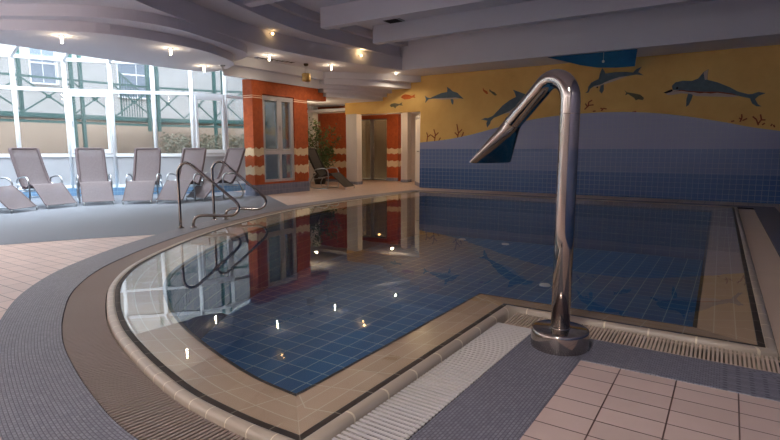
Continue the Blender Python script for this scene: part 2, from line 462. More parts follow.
grate('overflow_grate', [(-1.25, 3.711), (.62, 3.731)], .086, .352, M['slat_tan'], .022, 'tan overflow grate running to the right behind the steel water spout', .012)
grate('overflow_grate', [(.236, 3.66), V3], .086, .352, M['slat_tan'], .0225, 'tan overflow grate down the far right side of the pool', .013)
grate('overflow_grate', [(.0, 12.598), (-7.1, 12.46)], .086, .352, M['slat_tan'], .0225, 'tan overflow grate along the far end of the pool under the mural', .013)
# the plastic edge rail between peninsula grate and mosaic
e = MB().bar((-1.036, 1.2, -.008), (-1.006, 3.36, -.008), .008, .02)
struct(e.build('trim_6', M['mosaic']), 'edge strip between white grate and mosaic', 'trim')

# ================================================================== WALLS
def vprism(mb, poly, y0, y1):
    """prism of an xz polygon between two y planes"""
    n = len(poly); tris = tri2d([poly]); ar = sum(poly[i][0]*poly[(i+1) % n][1]-poly[(i+1) % n][0]*poly[i][1] for i in range(n))
    vs = [(x, y0, z) for x, z in poly]+[(x, y1, z) for x, z in poly]; fs = []
    for i in range(n):
        j = (i+1) % n; q = (i, j, n+j, n+i); fs.append(q[::-1] if ar < 0 else q)
    for a, b, c in tris: fs += [(a, b, c), (n+c, n+b, n+a)]
    return mb.add(vs, fs)
far = vprism(MB(), [(-8.14, 0), (1.0, 0), (1.0, 4.7), (-11.07, 4.7), (-11.07, 2.355), (-8.14, 2.355)], 14.2, 14.45)
struct(far.build('wall_far', M['yellow']), 'sponged ochre yellow far wall with sea mural', 'wall')
curve = [(-8.14, 1.40), (-7.617, 1.442), (-7.109, 1.497), (-6.46, 1.606), (-5.544, 1.816), (-4.688, 1.986), (-3.884, 2.079), (-2.883, 2.12), (-1.955, 2.09),
         (-1.089, 1.983), (-.278, 1.821), (.297, 1.685), (1.0, 1.56)]
cs = [(p.x, p.y) for p in spline([(x, y, 0) for x, y in curve], 5)]
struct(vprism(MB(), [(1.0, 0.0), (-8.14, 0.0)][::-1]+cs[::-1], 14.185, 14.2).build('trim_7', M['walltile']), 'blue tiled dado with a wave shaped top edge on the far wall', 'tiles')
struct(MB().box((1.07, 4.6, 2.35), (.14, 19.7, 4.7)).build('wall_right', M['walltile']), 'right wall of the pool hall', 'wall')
struct(MB().box((-5.1, -5.1, 2.35), (12.4, .2, 4.7)).build('wall_back', M['white']), 'wall behind the camera', 'wall')
lw = MB().box((-11.27, -2.8, 2.35), (.14, 4.4, 4.7)).bar((-11.2, -.6, 2.35), (-13.3, .35, 2.35), .14, 4.7)
struct(lw.build('wall_left', M['white']), 'plain left wall', 'wall')
cw = MB().box((-13.67, 15.9, 1.5), (.14, 3, 3.2)).bar((-10.62, 11.5, 1.5), (-13.35, 14.45, 1.5), .1, 3.2)
struct(cw.build('wall_corridor', M['white']), 'white corridor wall', 'wall')
rb = MB().box((-12.45, 15.08, 1.5), (2.3, .16, 3.0))
struct(rb.build('wall_corridor_end', M['orange']), 'sponged orange wall with cream waves behind the potted tree', 'wall')
struct(MB().box((-12.45, 14.99, .05), (2.3, .02, .1)).build('baseboard_corridor', M['plinth']), 'grey tile skirting of the orange corridor wall', 'baseboard')
struct(MB().box((-12.95, 14.7, 1.37), (.22, .3, 2.74)).build('wall_pier', M['white']), 'white pier at the corridor corner', 'wall')
# recess behind the lintel
rc = MB().bar((-11.35, 15.17, 1.3), (-12.75, 16.85, 1.3), .1, 2.6).box((-8.0, 15.7, 1.3), (.14, 2.9, 2.6)).box((-9.2, 17.0, 1.3), (2.55, .14, 2.6))
struct(rc.build('wall_recess', M['white']), 'white walls of the lit recess', 'wall')
struct(MB().prism([(-13.0, 14.45), (-7.9, 14.45), (-7.9, 17.1), (-13.0, 17.1)], 2.5, 2.6).build('ceiling_recess', M['ceil']), 'recess ceiling', 'ceiling')
struct(MB().box((-10.72, 16.72, 1.25), (.50, .22, 2.5)).build('wall_recess_pier', M['orange']), 'orange pier with cream waves beside the bronze glass door', 'wall')
struct(MB().box((-11.8, 16.78, 2.42), (1.7, .12, .17)).build('trim_8', M['orange']), 'orange strip above the bronze glass door', 'trim')
struct(MB().box((-10.72, 16.59, .06), (.52, .04, .12)).build('baseboard_recess', M['plinth']), 'grey tile skirting of the orange pier', 'baseboard')
pc = MB().box((-10.8, 14.32, 1.18), (.45, .28, 2.36)); pb = pc.build('column', M['column']); struct(pb, 'white square column at the left end of the yellow lintel', 'column')
struct(MB().box((-10.8, 14.32, .05), (.48, .31, .10)).build('baseboard_column', M['plinth']), 'grey tile foot of the white column', 'baseboard')
pc = MB().box((-9.92, 16.3, 1.25), (.26, .26, 2.5)); struct(pc.build('column', M['column']), 'white column inside the lit recess beside the door', 'column')
struct(MB().box((-9.92, 16.3, .05), (.29, .29, .10)).build('baseboard_column', M['plinth']), 'grey tile foot of the column in the recess', 'baseboard')
# white door leaf
d1 = Vector((-8.17, 14.30, 0)); d2 = Vector((-8.82, 15.12, 0)); dn = (d2-d1).normalized(); px = Vector((-dn.y, dn.x, 0))
if px.y > 0: px = -px
dr = MB().bar(d1+Vector((0, 0, 1.19)), d2+Vector((0, 0, 1.19)), .045, 2.12).build('door_1', M['white']); struct(dr, 'white door leaf left of the blue tiled wall', 'door')
MB().bar(d1+px*.03+Vector((0, 0, .07)), d2+px*.03+Vector((0, 0, .07)), .012, .12).build('kick_plate', M['plinth'], dr)
MB().bar(d1+dn*.1+px*.03+Vector((0, 0, 2.2)), d2-dn*.12+px*.03+Vector((0, 0, 2.2)), .02, .1).build('door_closer', M['plinth'], dr)
hp = d1+dn*.16+Vector((0, 0, 1.13))
MB().tube([hp+px*.02, hp+px*.075, hp+px*.08+dn*.05, hp+px*.08+dn*.14], .011, 8).build('door_handle', M['dark'], dr)
# bronze glass door
gd = MB(); 
for x in (-12.62, -11.73, -10.99): gd.box((x, 16.74, 1.165), (.035 if x != -11.73 else .16, .05, 2.33))
gd.box((-11.8, 16.74, 2.32), (1.66, .05, .04)).box((-11.8, 16.74, .02), (1.66, .05, .04))
dg = gd.build('door_2', M['alu']); struct(dg, 'bronze tinted glass door in the lit recess', 'door')
MB().box((-12.2, 16.74, 1.17), (.80, .012, 2.26)).build('glass_pane', M['bronze'], dg)
MB().box((-11.33, 16.74, 1.17), (.64, .012, 2.26)).build('glass_pane', M['bronze'], dg)
MB().tube([(-11.62, 16.68, .8), (-11.62, 16.64, .85), (-11.62, 16.64, 1.45), (-11.62, 16.68, 1.5)], .015, 8).build('pull_handle', M['steel'], dg)
struct(MB().box((-11.8, 17.9, 1.3), (3.0, .1, 2.6)).box((-12.9, 17.3, 1.3), (.1, 1.1, 2.6)).build('wall_behind_door', M['curtainbeige']), 'beige wall behind the glass door', 'wall')

# orange partition with a casement window
X0, X1 = -10.54, -10.2; xm = (X0+X1)/2; dx = X1-X0
rw = MB().box((xm, 9.47, 1.47), (dx, .34, 2.95)).box((xm, 11.075, 1.47), (dx, .53, 2.95)).box((xm, 10.225, 2.775), (dx, 1.17, .35)).box((xm, 10.225, .165), (dx, 1.17, .33))
rw.box((xm, 11.58, 2.775), (dx, .48, .35)).box((xm, 11.93, 2.715), (dx, .22, .23)).box((xm, 12.105, 2.663), (dx, .13, .127))
struct(rw.build('wall_partition', M['orange']), 'sponged orange partition with cream waves and stepped lintel', 'wall')
struct(MB().box((xm, 10.32, .14), (dx+.03, 2.07, .28)).build('baseboard_partition', M['plinth']), 'blue grey tiled plinth of the orange partition', 'baseboard')
wf = MB(); xw = X1-.09
for y, w_ in ((9.675, .07), (10.285, .09), (10.775, .07)): wf.box((xw, y, 1.455), (.09, w_, 2.25))
for z, h_ in ((.365, .07), (1.11, .10), (2.545, .07)): wf.box((xw, 10.225, z), (.088, 1.17, h_))
wo = wf.build('window_1', M['greyframe']); struct(wo, 'grey white four light casement window in the orange partition', 'window')
for y, w_ in ((9.975, .53), (10.535, .41)):
    sash = MB()
    for s in (-1, 1): sash.box((xw+.02, y+s*(w_/2-.02), 1.835), (.05, .04, 1.34)).box((xw+.02, y, 1.835+s*.65), (.05, w_, .04))
    sh = sash.build('sash', M['greyframe'], wo)
    MB().box((xw, y, 1.835), (.01, w_-.06, 1.28)).build('glass_pane', M['roofglass'], sh)
    MB().box((xw, y, .73), (.01, w_, .66)).build('lower_pane', M['roofglass'], wo)
MB().box((xw+.055, 10.285, 1.75), (.03, .025, .13)).build('window_handle', M['alu'], wo)

# ================================================================== GLAZED ROTUNDA
G = [(-13.3, .35), (-14.1, 1.35), (-14.65, 2.45), (-14.93, 3.6), (-14.93, 4.75), (-14.72, 5.85), (-14.27, 6.82), (-13.58, 7.6), (-12.92, 8.36), (-12.27, 9.05), (-12.07, 10.0), (-12.05, 11.4), (-11.98, 12.85)]
I = [(-11.2, -.6), (-11.2, .7), (-11.2, 2.0), (-11.2, 3.2), (-11.2, 4.4), (-11.2, 5.5), (-11.2, 6.4), (-11.2, 7.2), (-11.2, 8.0), (-11.2, 8.8), (-11.7, 9.7), (-12.0, 11.0), (-11.95, 12.8)]
EZ = 3.43; IZ = 4.6
desc = ['window bay beyond the left edge of the picture']*4+['window bay at the far left, behind the half hidden loungers', 'window bay behind the second fully visible lounger from the left',
        'window bay with an opening sash behind the lounger facing straight on', 'window bay crossed by the twin green posts outside', 'window bay with the beige wall behind it, left of the tilted sash',
        'narrow window bay with a sash and hedge outside', 'last window bay next to the orange partition', 'window bay seen through the casement of the orange partition']
for i in range(len(G)-1):
    a, b = Vector((*G[i], 0)), Vector((*G[i+1], 0)); t_ = (b-a).normalized(); nrm = Vector((-t_.y, t_.x, 0)); L = (b-a).length
    if nrm.dot(Vector((-11, 5, 0))-a) < 0: nrm = -nrm
    up = lambda z: Vector((0, 0, z))
    fr = MB(); fw = .075
    fr.bar(a+up(.2), a+up(EZ), fw, fw) if False else None
    fr.tube([a+up(.18), a+up(EZ)], .052, 6)
    if i == len(G)-2: fr.tube([b+up(.18), b+up(EZ)], .045, 6)
    for z, h_ in ((.23, .08), (1.04, .085), (2.67, .085), (EZ, .09)): fr.bar(a+up(z), b+up(z), .075, h_)
    ia, ib = Vector((*I[i], IZ)), Vector((*I[i+1], IZ))
    fr.bar(a+up(EZ), ia, .07, .09)
    fr.bar(a.lerp(ia-up(IZ), .42)+up(EZ+(IZ-EZ)*.42), b.lerp(ib-up(IZ), .42)+up(EZ+(IZ-EZ)*.42), .05, .05)
    wn = fr.build('window_%d' % (i+2), M['frame']); struct(wn, 'white framed rotunda glazing, '+desc[i], 'window')
    MB().bar(a+t_*.05+up(1.86), b-t_*.05+up(1.86), .008, 1.55).build('glass_pane', M['glass'], wn)
    MB().bar(a+t_*.05+up(3.05), b-t_*.05+up(3.05), .008, .67).build('glass_pane', M['glass'], wn)
    MB().bar(a+t_*.05+up(.635), b-t_*.05+up(.635), .02, .73).build('lower_panel', M['panel'], wn)
    rp = MB(); rp.add([a+up(EZ+.02), b+up(EZ+.02), ib, ia], [(0, 1, 2, 3)]); rp.build('roof_pane', M['roofglass'], wn)
    if i in (6, 9):
        sa = MB(); c0, c1 = a+t_*.09, b-t_*.09
        off = nrm*.03
        for z in (1.14, 2.58): sa.bar(c0+off+up(z), c1+off+up(z), .06, .10)
        for c in (c0, c1): sa.bar(c+off+up(1.09)+t_*.001, c+off+up(2.63), .06, .10)
        sa.build('sash', M['frame'], wn)
        MB().bar(c0+t_*.03+off*2+up(1.75), c0+t_*.03+off*2+up(1.9), .02, .02).build('window_handle', M['alu'], wn)
    cb = MB().bar(a+nrm*.07+up(.1), b+nrm*.07+up(.1), .2, .2)
    if i == 0: curb_all = MB()
    curb_all.bar(a+nrm*.07+up(.1)-t_*.02, b+nrm*.07+up(.1)+t_*.02, .2, .2)
struct(curb_all.build('baseboard_rotunda', M['curb']), 'low pale blue tiled curb below the rotunda glazing', 'curb')

# ================================================================== CEILING
SL = 4.25
bound = [(-11.2, -5.2), (-11.2, 8.8), (-12.0, 10.9), (-12.05, 13.0), (-13.7, 14.8), (-13.7, 17.4)]
struct(MB().prism([(1.2, -5.2), (1.2, 17.4)]+bound[::-1], SL, SL+.5).build('ceiling', M['ceil']), 'lilac white ceiling slab over the pool', 'ceiling')
C3 = [(1.15, -1.2), (-1.5, -1.0), (-3.6, .0), (-5.2, 1.3), (-6.5, 2.8), (-7.5, 4.4), (-8.15, 6.06), (-8.47, 7.19), (-8.70, 8.52), (-8.66, 10.1), (-8.38, 11.37), (-8.0, 12.88)]
C2 = [(1.15, -.6), (-1.4, -.4), (-3.3, .6), (-4.8, 1.8), (-6.1, 3.3), (-7.1, 5.0), (-7.65, 6.7), (-8.02, 8.15), (-8.2, 9.65), (-8.17, 11.2), (-8.04, 13.4)]
C1 = [(1.15, -.2), (-1.3, 0), (-3.1, 1.0), (-4.5, 2.2), (-5.7, 3.6), (-6.7, 5.3), (-7.4, 6.6), (-7.86, 8.0), (-8.06, 9.4), (-8.02, 11.6), (-7.7, 13.4)]
def stepped(name, curve, z0, z1, label, endy=14.2):
    c = [(p.x, p.y) for p in spline([(x, y, 0) for x, y in curve], 6)]
    poly = c+[(c[-1][0], endy)]+[(-13.2, endy), (-12.05, 13.0), (-12.0, 10.9), (-11.2, 8.8), (-11.2, -5.0), (1.15, -5.0)]
    struct(MB().prism(poly, z0, z1).build(name, M['ceil']), label, 'ceiling step')
stepped('ceiling_step', C1, 4.06, SL, 'topmost curved step of the ceiling, at the beam ends')
stepped('ceiling_step', C2, 3.77, 4.06, 'middle curved step of the ceiling')
stepped('ceiling_step', C3, 3.41, 3.77, 'lowest curved step of the ceiling carrying the two warm spots')
for y, lb in ((6.9, 'ceiling beam nearest the camera, ending top centre'), (9.1, 'middle ceiling beam, second from the camera'), (11.1, 'third ceiling beam, just in front of the deep far beam')):
    struct(MB().box((-3.3, y+.11, (3.83+SL)/2), (8.9, .22, SL-3.83)).build('ceiling_beam', M['ceil']), lb, 'beam')
struct(MB().box((-3.5, 13.55, (3.41+SL)/2), (9.2, 1.3, SL-3.41)).build('ceiling_beam', M['ceil']), 'deep wide far beam above the dolphin mural', 'beam')
R1 = [(-11.2, 2.7), (-10.6, 3.1), (-9.6, 3.72), (-8.45, 4.6), (-8.1, 5.6), (-8.4, 6.85), (-8.65, 7.5), (-8.82, 7.9), (-9.25, 8.3), (-10.1, 8.6), (-11.2, 8.7)]
R2 = [(-11.2, 2.95), (-10.8, 3.3), (-9.87, 3.81), (-8.80, 4.75), (-8.57, 5.87), (-8.64, 6.62), (-8.85, 7.25), (-9.3, 7.99), (-10.0, 8.42), (-10.73, 8.57), (-11.05, 8.2), (-11.17, 7.0), (-11.19, 6.3), (-11.13, 4.3)]
c = [(p.x, p.y) for p in spline([(x, y, 0) for x, y in R1], 6)]
struct(MB().prism(c, 3.235, 3.41).build('ceiling_step', M['ceil']), 'upper disc of the stepped round ceiling over the loungers', 'ceiling step')
c = [(p.x, p.y) for p in spline([(x, y, 0) for x, y in R2], 6, True)]
struct(MB().prism(c, 3.07, 3.235).build('ceiling_step', M['ceil']), 'lowest disc of the stepped round ceiling, next to the glazing', 'ceiling step')
struct(MB().prism([(-10.02, 8.2), (-10.02, 11.85), (-10.5, 11.85), (-10.5, 9.3), (-10.25, 9.3), (-10.25, 8.4)], 3.18, 3.41).build('ceiling_step', M['ceil']), 'upper ledge above the orange partition', 'ceiling step')
struct(MB().prism([(-10.16, 8.4), (-10.16, 11.84), (-10.52, 11.84), (-10.52, 9.32), (-10.27, 9.32), (-10.27, 8.5)], 2.93, 3.18).build('ceiling_step', M['ceil']), 'lower ledge resting on the orange partition', 'ceiling step')
lab = ['first', 'second', 'third', 'fourth', 'fifth and lowest']
for k, (xw_, z0, z1, xe, ye) in enumerate(((-8.13, 3.23, 3.41, -9.98, 11.9), (-8.48, 3.06, 3.23, -10.03, 11.9), (-9.18, 2.955, 3.06, -10.18, 11.82), (-9.37, 2.845, 2.955, -10.18, 12.04), (-9.53, 2.73, 2.845, -10.18, 12.17))):
    mid = ((xw_+xe)/2+.13, (14.2+ye)/2-.03)
    c = [(p.x, p.y) for p in spline([(xw_, 14.2, 0), (*mid, 0), (xe, ye, 0)], 8)]
    poly = [(-11.07, 14.2)]+c+[(-10.54, ye), (-10.54, 11.5), (-12.05, 13.0), (-13.65, 14.75), (-13.65, 15.1), (-11.07, 15.1)]
    struct(MB().prism(poly[::-1], z0, z1).build('ceiling_step', M['ceil']), 'the %s of five low ceiling steps down to the corridor' % lab[k], 'ceiling step')

# ================================================================== STEEL WATER SPOUT
r_ = empty('water_spout', (-.80, 3.13, 0.004)); tag(r_, 'tall polished steel swan neck water spout standing on the mosaic strip', 'pool fountain')
MB().lathe([(.168, 0), (.17, .003), (.17, .100), (.166, .111), (.155, .1155), (.0, .117)], n=40).build('base_drum', M['steel'], r_)
MB().lathe([(.060, .116), (.060, .119), (.056, .122)], n=32).build('collar', M['steel'], r_)
d = Vector((-.87, .5, 0)).normalized(); pdir = Vector((-d.y, d.x, 0)) * -1
def UZ(u, z): return Vector((d.x*u, d.y*u, z))
arch = [UZ(0, .1), UZ(0, .7), UZ(0, 1.2), UZ(0, 1.40), UZ(0, 1.475)]
R = .135
for k in range(1, 13):
    a = pi-(pi*.76)*k/12; arch.append(UZ(R+R*math.cos(a), 1.475+R*math.sin(a)))
last = arch[-1]; tdir = (arch[-1]-arch[-2]).normalized()
J = UZ(.49, 1.372)
arch += [last.lerp(J, .35), last.lerp(J, .7), last.lerp(J, .93), J, J+(UZ(.722, 1.106)-J).normalized()*.03]
pipe = MB().tube(arch, .056, 20); 
pipe.build('pipe', M['steel'], r_)
MB().tube([UZ(0, 1.395), UZ(0, 1.40)], .0575, 24).build('weld_ring', M['steel'], r_)
# flat flared nozzle, a loft from round to a wide open slot
mb = MB(); n = 28; secs = []
E_ = UZ(.722, 1.106); ax = (E_-J).normalized(); nup = ax.cross(pdir).normalized()
if nup.z < 0: nup = -nup
for f in (0, .06, .17, .3, .45, .6, .75, .88, 1):
    c = J.lerp(E_, f); A_ = .058+(.18-.058)*max(0, (f-.06)/.94); B_ = .058*(1-max(0, (f-.06)/.94))+.012*f
    nn = 2+2.5*max(0, f-.06)
    secs.append([c+pdir*(A_*math.copysign(abs(math.cos(t_))**(2/nn), math.cos(t_)))+nup*(B_*math.copysign(abs(math.sin(t_))**(2/nn), math.sin(t_))) for t_ in [2*pi*i/n for i in range(n)]])
mb.add([v for s in secs for v in s], [(i*n+k, i*n+(k+1) % n, (i+1)*n+(k+1) % n, (i+1)*n+k) for i in range(8) for k in range(n)], smooth=True)
mb.build('nozzle', M['steel'], r_)
lip = MB(); lip.add([c+ax*-.004 for c in secs[-1]], [tuple(range(n))]); lip.build('nozzle_mouth', M['black'], r_)  # black sheet puts the dark of the nozzle's hollow into the colour
# small sensor disc near base? none visible

# ================================================================== FLOOR INLETS
for p, lb in (((-2.44, 8.46), 'pale round inlet plate on the pool bottom nearest the water spout'), ((-4.35, 11.7), 'pale round inlet plate on the pool bottom in the middle distance'), ((-5.5, 11.75), 'pale round inlet plate on the pool bottom farthest to the left')):
    o = MB().lathe([(.0, .0), (.09, 0), (.09, .012), (.07, .03), (.0, .034)], n=24).build('pool_inlet', M['white'], loc=(*p, -1.05)); tag(o, lb, 'pool inlet', 'inlets on the pool bottom')

# ================================================================== GRAB RAILS
def rail(P, ang, label):
    r = empty('grab_rail', (*P, .004), ang); tag(r, label, 'pool handrail', 'steel grab rails at the pool entry')
    pts = [(0, 0, 0), (0, 0, .45), (0, 0, .82), (.015, 0, .90), (.06, 0, .965), (.13, 0, .985), (.20, 0, .955), (.30, 0, .865), (.55, 0, .64), (.755, 0, .455), (.835, 0, .375),
           (.865, 0, .315), (.86, 0, .25), (.81, 0, .195), (.71, 0, .165), (.42, 0, .18), (.28, 0, .175), (.215, 0, .14), (.19, 0, .08), (.185, 0, 0)]
    MB().tube(spline(pts, 5), .023, 12).build('bent_tube', M['steel'], r)
    for x in (0, .185): MB().lathe([(.05, 0), (.05, .008), (.03, .014), (.0225, .016)], (x, 0, 0), 20).build('flange', M['steel'], r)
    return r
rail((-6.99, 4.85), math.radians(45), 'stainless steel grab rail nearer the camera, left of the pair')
rail((-7.34, 5.75), math.radians(45), 'stainless steel grab rail farther from the camera, right of the pair')

# ================================================================== LOUNGERS (x axis = towards the feet, origin under the foot end)
def lounger(name, sling, edge, metal):
    r = empty(name, (0, 0, 0))
    W = .29
    back = spline([(-1.36, 0, 1.19), (-1.30, 0, 1.06), (-1.17, 0, .80), (-1.02, 0, .54), (-.90, 0, .385)], 5)
    legp = spline([(-.92, 0, .375), (-.80, 0, .375), (-.66, 0, .44), (-.56, 0, .47), (-.46, 0, .435), (-.25, 0, .265), (-.06, 0, .105), (0, 0, .075)], 5)
    def sheet(path, nm, mat, th=.012, w=W):
        mb = MB(); vs = []; N = len(path)
        for i, p in enumerate(path):
            tt = (path[min(i+1, N-1)]-path[max(i-1, 0)]).normalized(); nrm = Vector((-tt.z, 0, tt.x))
            for s in (-1, 1):
                for h in (-1, 1): vs.append(p+Vector((0, s*w, 0))+nrm*(h*th/2))
        fs = []
        for i in range(N-1):
            a, b = i*4, (i+1)*4
            fs += [(a+1, a+3, b+3, b+1), (a, b, b+2, a+2), (a, a+1, b+1, b), (a+2, b+2, b+3, a+3)]
        fs += [(0, 2, 3, 1), ((N-1)*4, (N-1)*4+1, (N-1)*4+3, (N-1)*4+2)]
        return mb.add(vs, fs, smooth=False).build(nm, mat, r)
    bk = sheet(back, 'backrest', sling)
    for s in (-1, 1):
        hem = MB(); hem.tube([p+Vector((0, s*(W-.02), 0)) for p in back], .034, 8); hem.build('hem', edge, bk)
    tb = MB(); tb.tube([Vector((-1.36, -W, 1.19)), Vector((-1.365, -W+.05, 1.205)), Vector((-1.365, W-.05, 1.205)), Vector((-1.36, W, 1.19))], .02, 8); tb.build('top_bar', edge, bk)
    lg = sheet(legp, 'leg_rest', sling)
    for s in (-1, 1):
        MB().tube([p+Vector((0, s*W, 0)) for p in legp], .014, 8).build('hem', edge, lg)
    for s in (-1, 1):
        y = s*(W+.035)
        loop = [(-.58, y, .03), (-.56, y, .30), (-.57, y, .52), (-.63, y, .60), (-.74, y, .62), (-.92, y, .60), (-1.02, y, .565), (-1.06, y, .50)]
        MB().tube(spline(loop, 4), .016, 8).build('arm_frame', metal, r)
        base = [(-.58, y, .03), (-.60, y, .018), (-.80, y, .016), (-1.05, y, .016), (-1.18, y, .05), (-1.20, y, .16), (-1.10, y, .34), (-.98, y, .46)]
        MB().tube(spline(base, 4), .016, 8).build('rocker_base', metal, r)
        MB().tube([(0, s*(W-.01), .075), (.005, s*(W-.01), 0.0)], .012, 8).build('foot_leg', metal, r)
    cb = MB()
    for x, z in ((-.58, .22), (-1.05, .30), (-.9, .34)): cb.tube([(x, -W-.035, z), (x, W+.035, z)], .011, 8)
    cb.build('cross_bar', metal, r)
    return r
L0 = lounger('sun_lounger', M['sling'], M['slingedge'], M['alu'])
spots = [((-11.449, 5.223), 182, 'second fully visible sling lounger frame from the left edge, turned three quarters to the right, its leg rest pointing right'),
         ((-11.321, 5.907), 157, 'taupe sling lounger facing straight at the camera, in front of the sash window'),
         ((-10.841, 6.477), 136, 'taupe sling lounger before the twin green posts, its leg rest pointing slightly left'),
         ((-10.353, 6.927), 118, 'taupe sling lounger partly hidden by the left steel grab rail'),
         ((-10.374, 7.614), 94, 'taupe sling lounger seen side on between the grab rails and the orange partition'),
         ((-11.30, 4.48), 203, 'taupe sling lounger at the left edge with only its leg rest in view'),
         ((-11.02, 3.72), 222, 'taupe sling lounger cut by the left edge, only a corner of its foot end showing')]
spots[0] = (spots[0][0], spots[0][1], 'leftmost taupe sling lounger seen whole, its leg rest pointing to the right')
for i, (p, a, lb) in enumerate(spots):
    o = L0 if i == 0 else copy_tree(L0)
    o.location = (*p, .004); o.rotation_euler = (0, 0, math.radians(a+180))
    tag(o, lb, 'sun lounger', 'taupe sun loungers along the rotunda')
B0 = lounger('sun_lounger', M['brownsling'], M['brownsling'], M['alu'])
B0.location = (-9.608, 12.52, 0.0); B0.rotation_euler = (0, 0, math.radians(190+180))
tag(B0, 'dark brown sun lounger beside the potted tree behind the orange partition', 'sun lounger')

# ================================================================== POTTED TREE
tr = empty('potted_tree', (-11.85, 13.75, 0)); tag(tr, 'leafy potted indoor tree in front of the orange wall with cream waves', 'potted plant')
MB().lathe([(.0, 0), (.17, 0), (.20, .12), (.235, .34), (.245, .36), (.225, .36), (.215, .33), (.0, .33)], n=28).build('pot', M['pot'], tr)
MB().lathe([(.0, .332), (.214, .332)], n=20).build('soil', M['soil'], tr)
rnd = random.Random(3); tk = MB(); tips = []
for k in range(4):
    a = k*1.6+.3; p = [Vector((.03*math.cos(a), .03*math.sin(a), .32))]
    for j in range(4): p.append(p[-1]+Vector((rnd.uniform(-.03, .07)*math.cos(a)+rnd.uniform(-.05, .05), rnd.uniform(-.03, .07)*math.sin(a)+rnd.uniform(-.05, .05), .28)))
    tk.tube(spline(p, 3), .02, 7, radii=[.024-.001*i for i in range(13)])
    for j in range(9):
        b = p[rnd.choice((1, 2, 3, 4))]; an = rnd.uniform(0, 2*pi); e = b+Vector((math.cos(an)*rnd.uniform(.2, .68), math.sin(an)*rnd.uniform(.2, .6), rnd.uniform(-.05, .75)))
        tk.tube([b, b.lerp(e, .5)+Vector((0, 0, .05)), e], .007, 5); tips.append((b, e))
tk.build('trunk', M['trunk'], tr)
lf = MB()
def leaf(mb, c, L, w, rnd):
    dr_ = Vector((rnd.uniform(-1, 1), rnd.uniform(-1, 1), rnd.uniform(-.9, .5))).normalized(); sd = dr_.orthogonal().normalized(); sd = Quaternion(dr_, rnd.uniform(0, 6.28)) @ sd; nm = dr_.cross(sd)
    mb.add([c, c+dr_*L*.45+sd*w+nm*.01, c+dr_*L, c+dr_*L*.45-sd*w+nm*.01], [(0, 1, 2), (0, 2, 3)])
for b, e in tips:
    for k in range(34):
        c = b.lerp(e, rnd.uniform(.25, 1.1))+Vector((rnd.gauss(0, .08), rnd.gauss(0, .08), rnd.gauss(0, .08)))
        leaf(lf, c, rnd.uniform(.08, .14), rnd.uniform(.018, .032), rnd)
lf.build('foliage', M['leaf'], tr)

# ================================================================== LAMPS
LIGHTS = []
def lamp(kind, name, loc, energy, color, parent=None, **kw):
    ld = bpy.data.lights.new(name, kind); ld.energy = energy; ld.color = color
    for k, v in kw.items(): setattr(ld, k, v)
    o = bpy.data.objects.new(name, ld); COL.objects.link(o); o.location = loc
    if parent is not None: o.parent = parent
    return o
def downlight(loc, label, power=2.2, spot_k=16):
    r = empty('ceiling_light', loc); tag(r, label, 'ceiling light', 'halogen pin lights in the ceiling')
    MB().lathe([(.0, 0), (.055, 0), (.055, -.008), (.03, -.014), (.0, -.014)], n=20).build('rosette', M['alu'], r)
    MB().lathe([(.0, -.014), (.018, -.016), (.018, -.115), (.010, -.124), (.0, -.126)], n=14).build('bulb', M['bulb'], r)
    l = lamp('POINT', 'lamp_glow', (0, 0, -.20), power, (1, .78, .52), r, shadow_soft_size=.02)
    lamp('SPOT', 'lamp_beam', (0, 0, -.15), power*spot_k, (1, .84, .64), r, spot_size=2.75, spot_blend=.5, shadow_soft_size=.02)
    return r
downlight((-9.50, 4.55, 3.07), 'pin light at the left on the lowest ceiling disc')
downlight((-8.95, 6.2, 3.07), 'pin light in the middle of the lowest ceiling disc')
downlight((-10.2, 7.9, 3.07), 'pin light at the window side tip of the lowest ceiling disc')
downlight((-9.40, 9.15, 3.41), 'pin light on the ceiling left of the golden drum pendant', 2.2, 8)
downlight((-9.10, 11.1, 3.41), 'pin light on the ceiling right of the golden drum pendant', 2.2, 20)
downlight((-8.4, 13.2, 3.405), 'small pin light on the low ceiling close to the yellow wall', 1.2, 20).scale = (.4, .4, .4)
def sconce(loc, ang, label):
    r = empty('warm_spot', loc, ang); tag(r, label, 'spot light', 'warm spots on the curved ceiling step')
    MB().tube([(-.06, 0, 0), (-.01, 0, 0)], .018, 10).build('bracket', M['alu'], r)
    MB().lathe([(.0, -.03), (.02, -.024), (.03, 0), (.02, .024), (.0, .03)], n=16).build('bulb', M['bulbwarm'], r)
    lamp('POINT', 'lamp_glow', (.05, 0, .10), 1.2, (1, .66, .30), r, shadow_soft_size=.04)
sconce((-8.61, 8.50, 3.70), 0, 'warm glowing spot on the curved ceiling step, upper left of the two')
sconce((-8.30, 11.35, 3.62), 0, 'warm glowing spot on the curved ceiling step, lower right of the two')
# hanging golden drum lamp
pd = empty('pendant_lamp', (-9.50, 10.55, 3.41)); tag(pd, 'golden drum shaped pendant hanging in front of the orange partition', 'pendant lamp')
MB().lathe([(.0, 0), (.06, 0), (.06, -.03), (.045, -.06), (.0, -.06)], n=18).build('canopy', M['trunk'], pd)
for s in (-1, 1): MB().tube([(s*.03, 0, -.05), (s*.03, 0, -.26)], .006, 6).build('cord', M['alu'], pd)
MB().lathe([(.0, -.25), (.10, -.25), (.115, -.27), (.115, -.43), (.10, -.45), (.0, -.45)], n=24).build('shade', M['brass'], pd)
# sprinkler-like small ceiling sensor
sn = empty('ceiling_sensor', (-9.75, 8.05, 3.07)); tag(sn, 'small white sensor on a stem under the tip of the lowest ceiling disc', 'sensor')
MB().lathe([(.0, 0), (.06, 0), (.06, -.02), (.0, -.02)], n=16).build('rosette', M['alu'], sn)
MB().lathe([(.0, -.02), (.018, -.02), (.018, -.12), (.03, -.13), (.0, -.14)], n=12).build('stem', M['white'], sn)
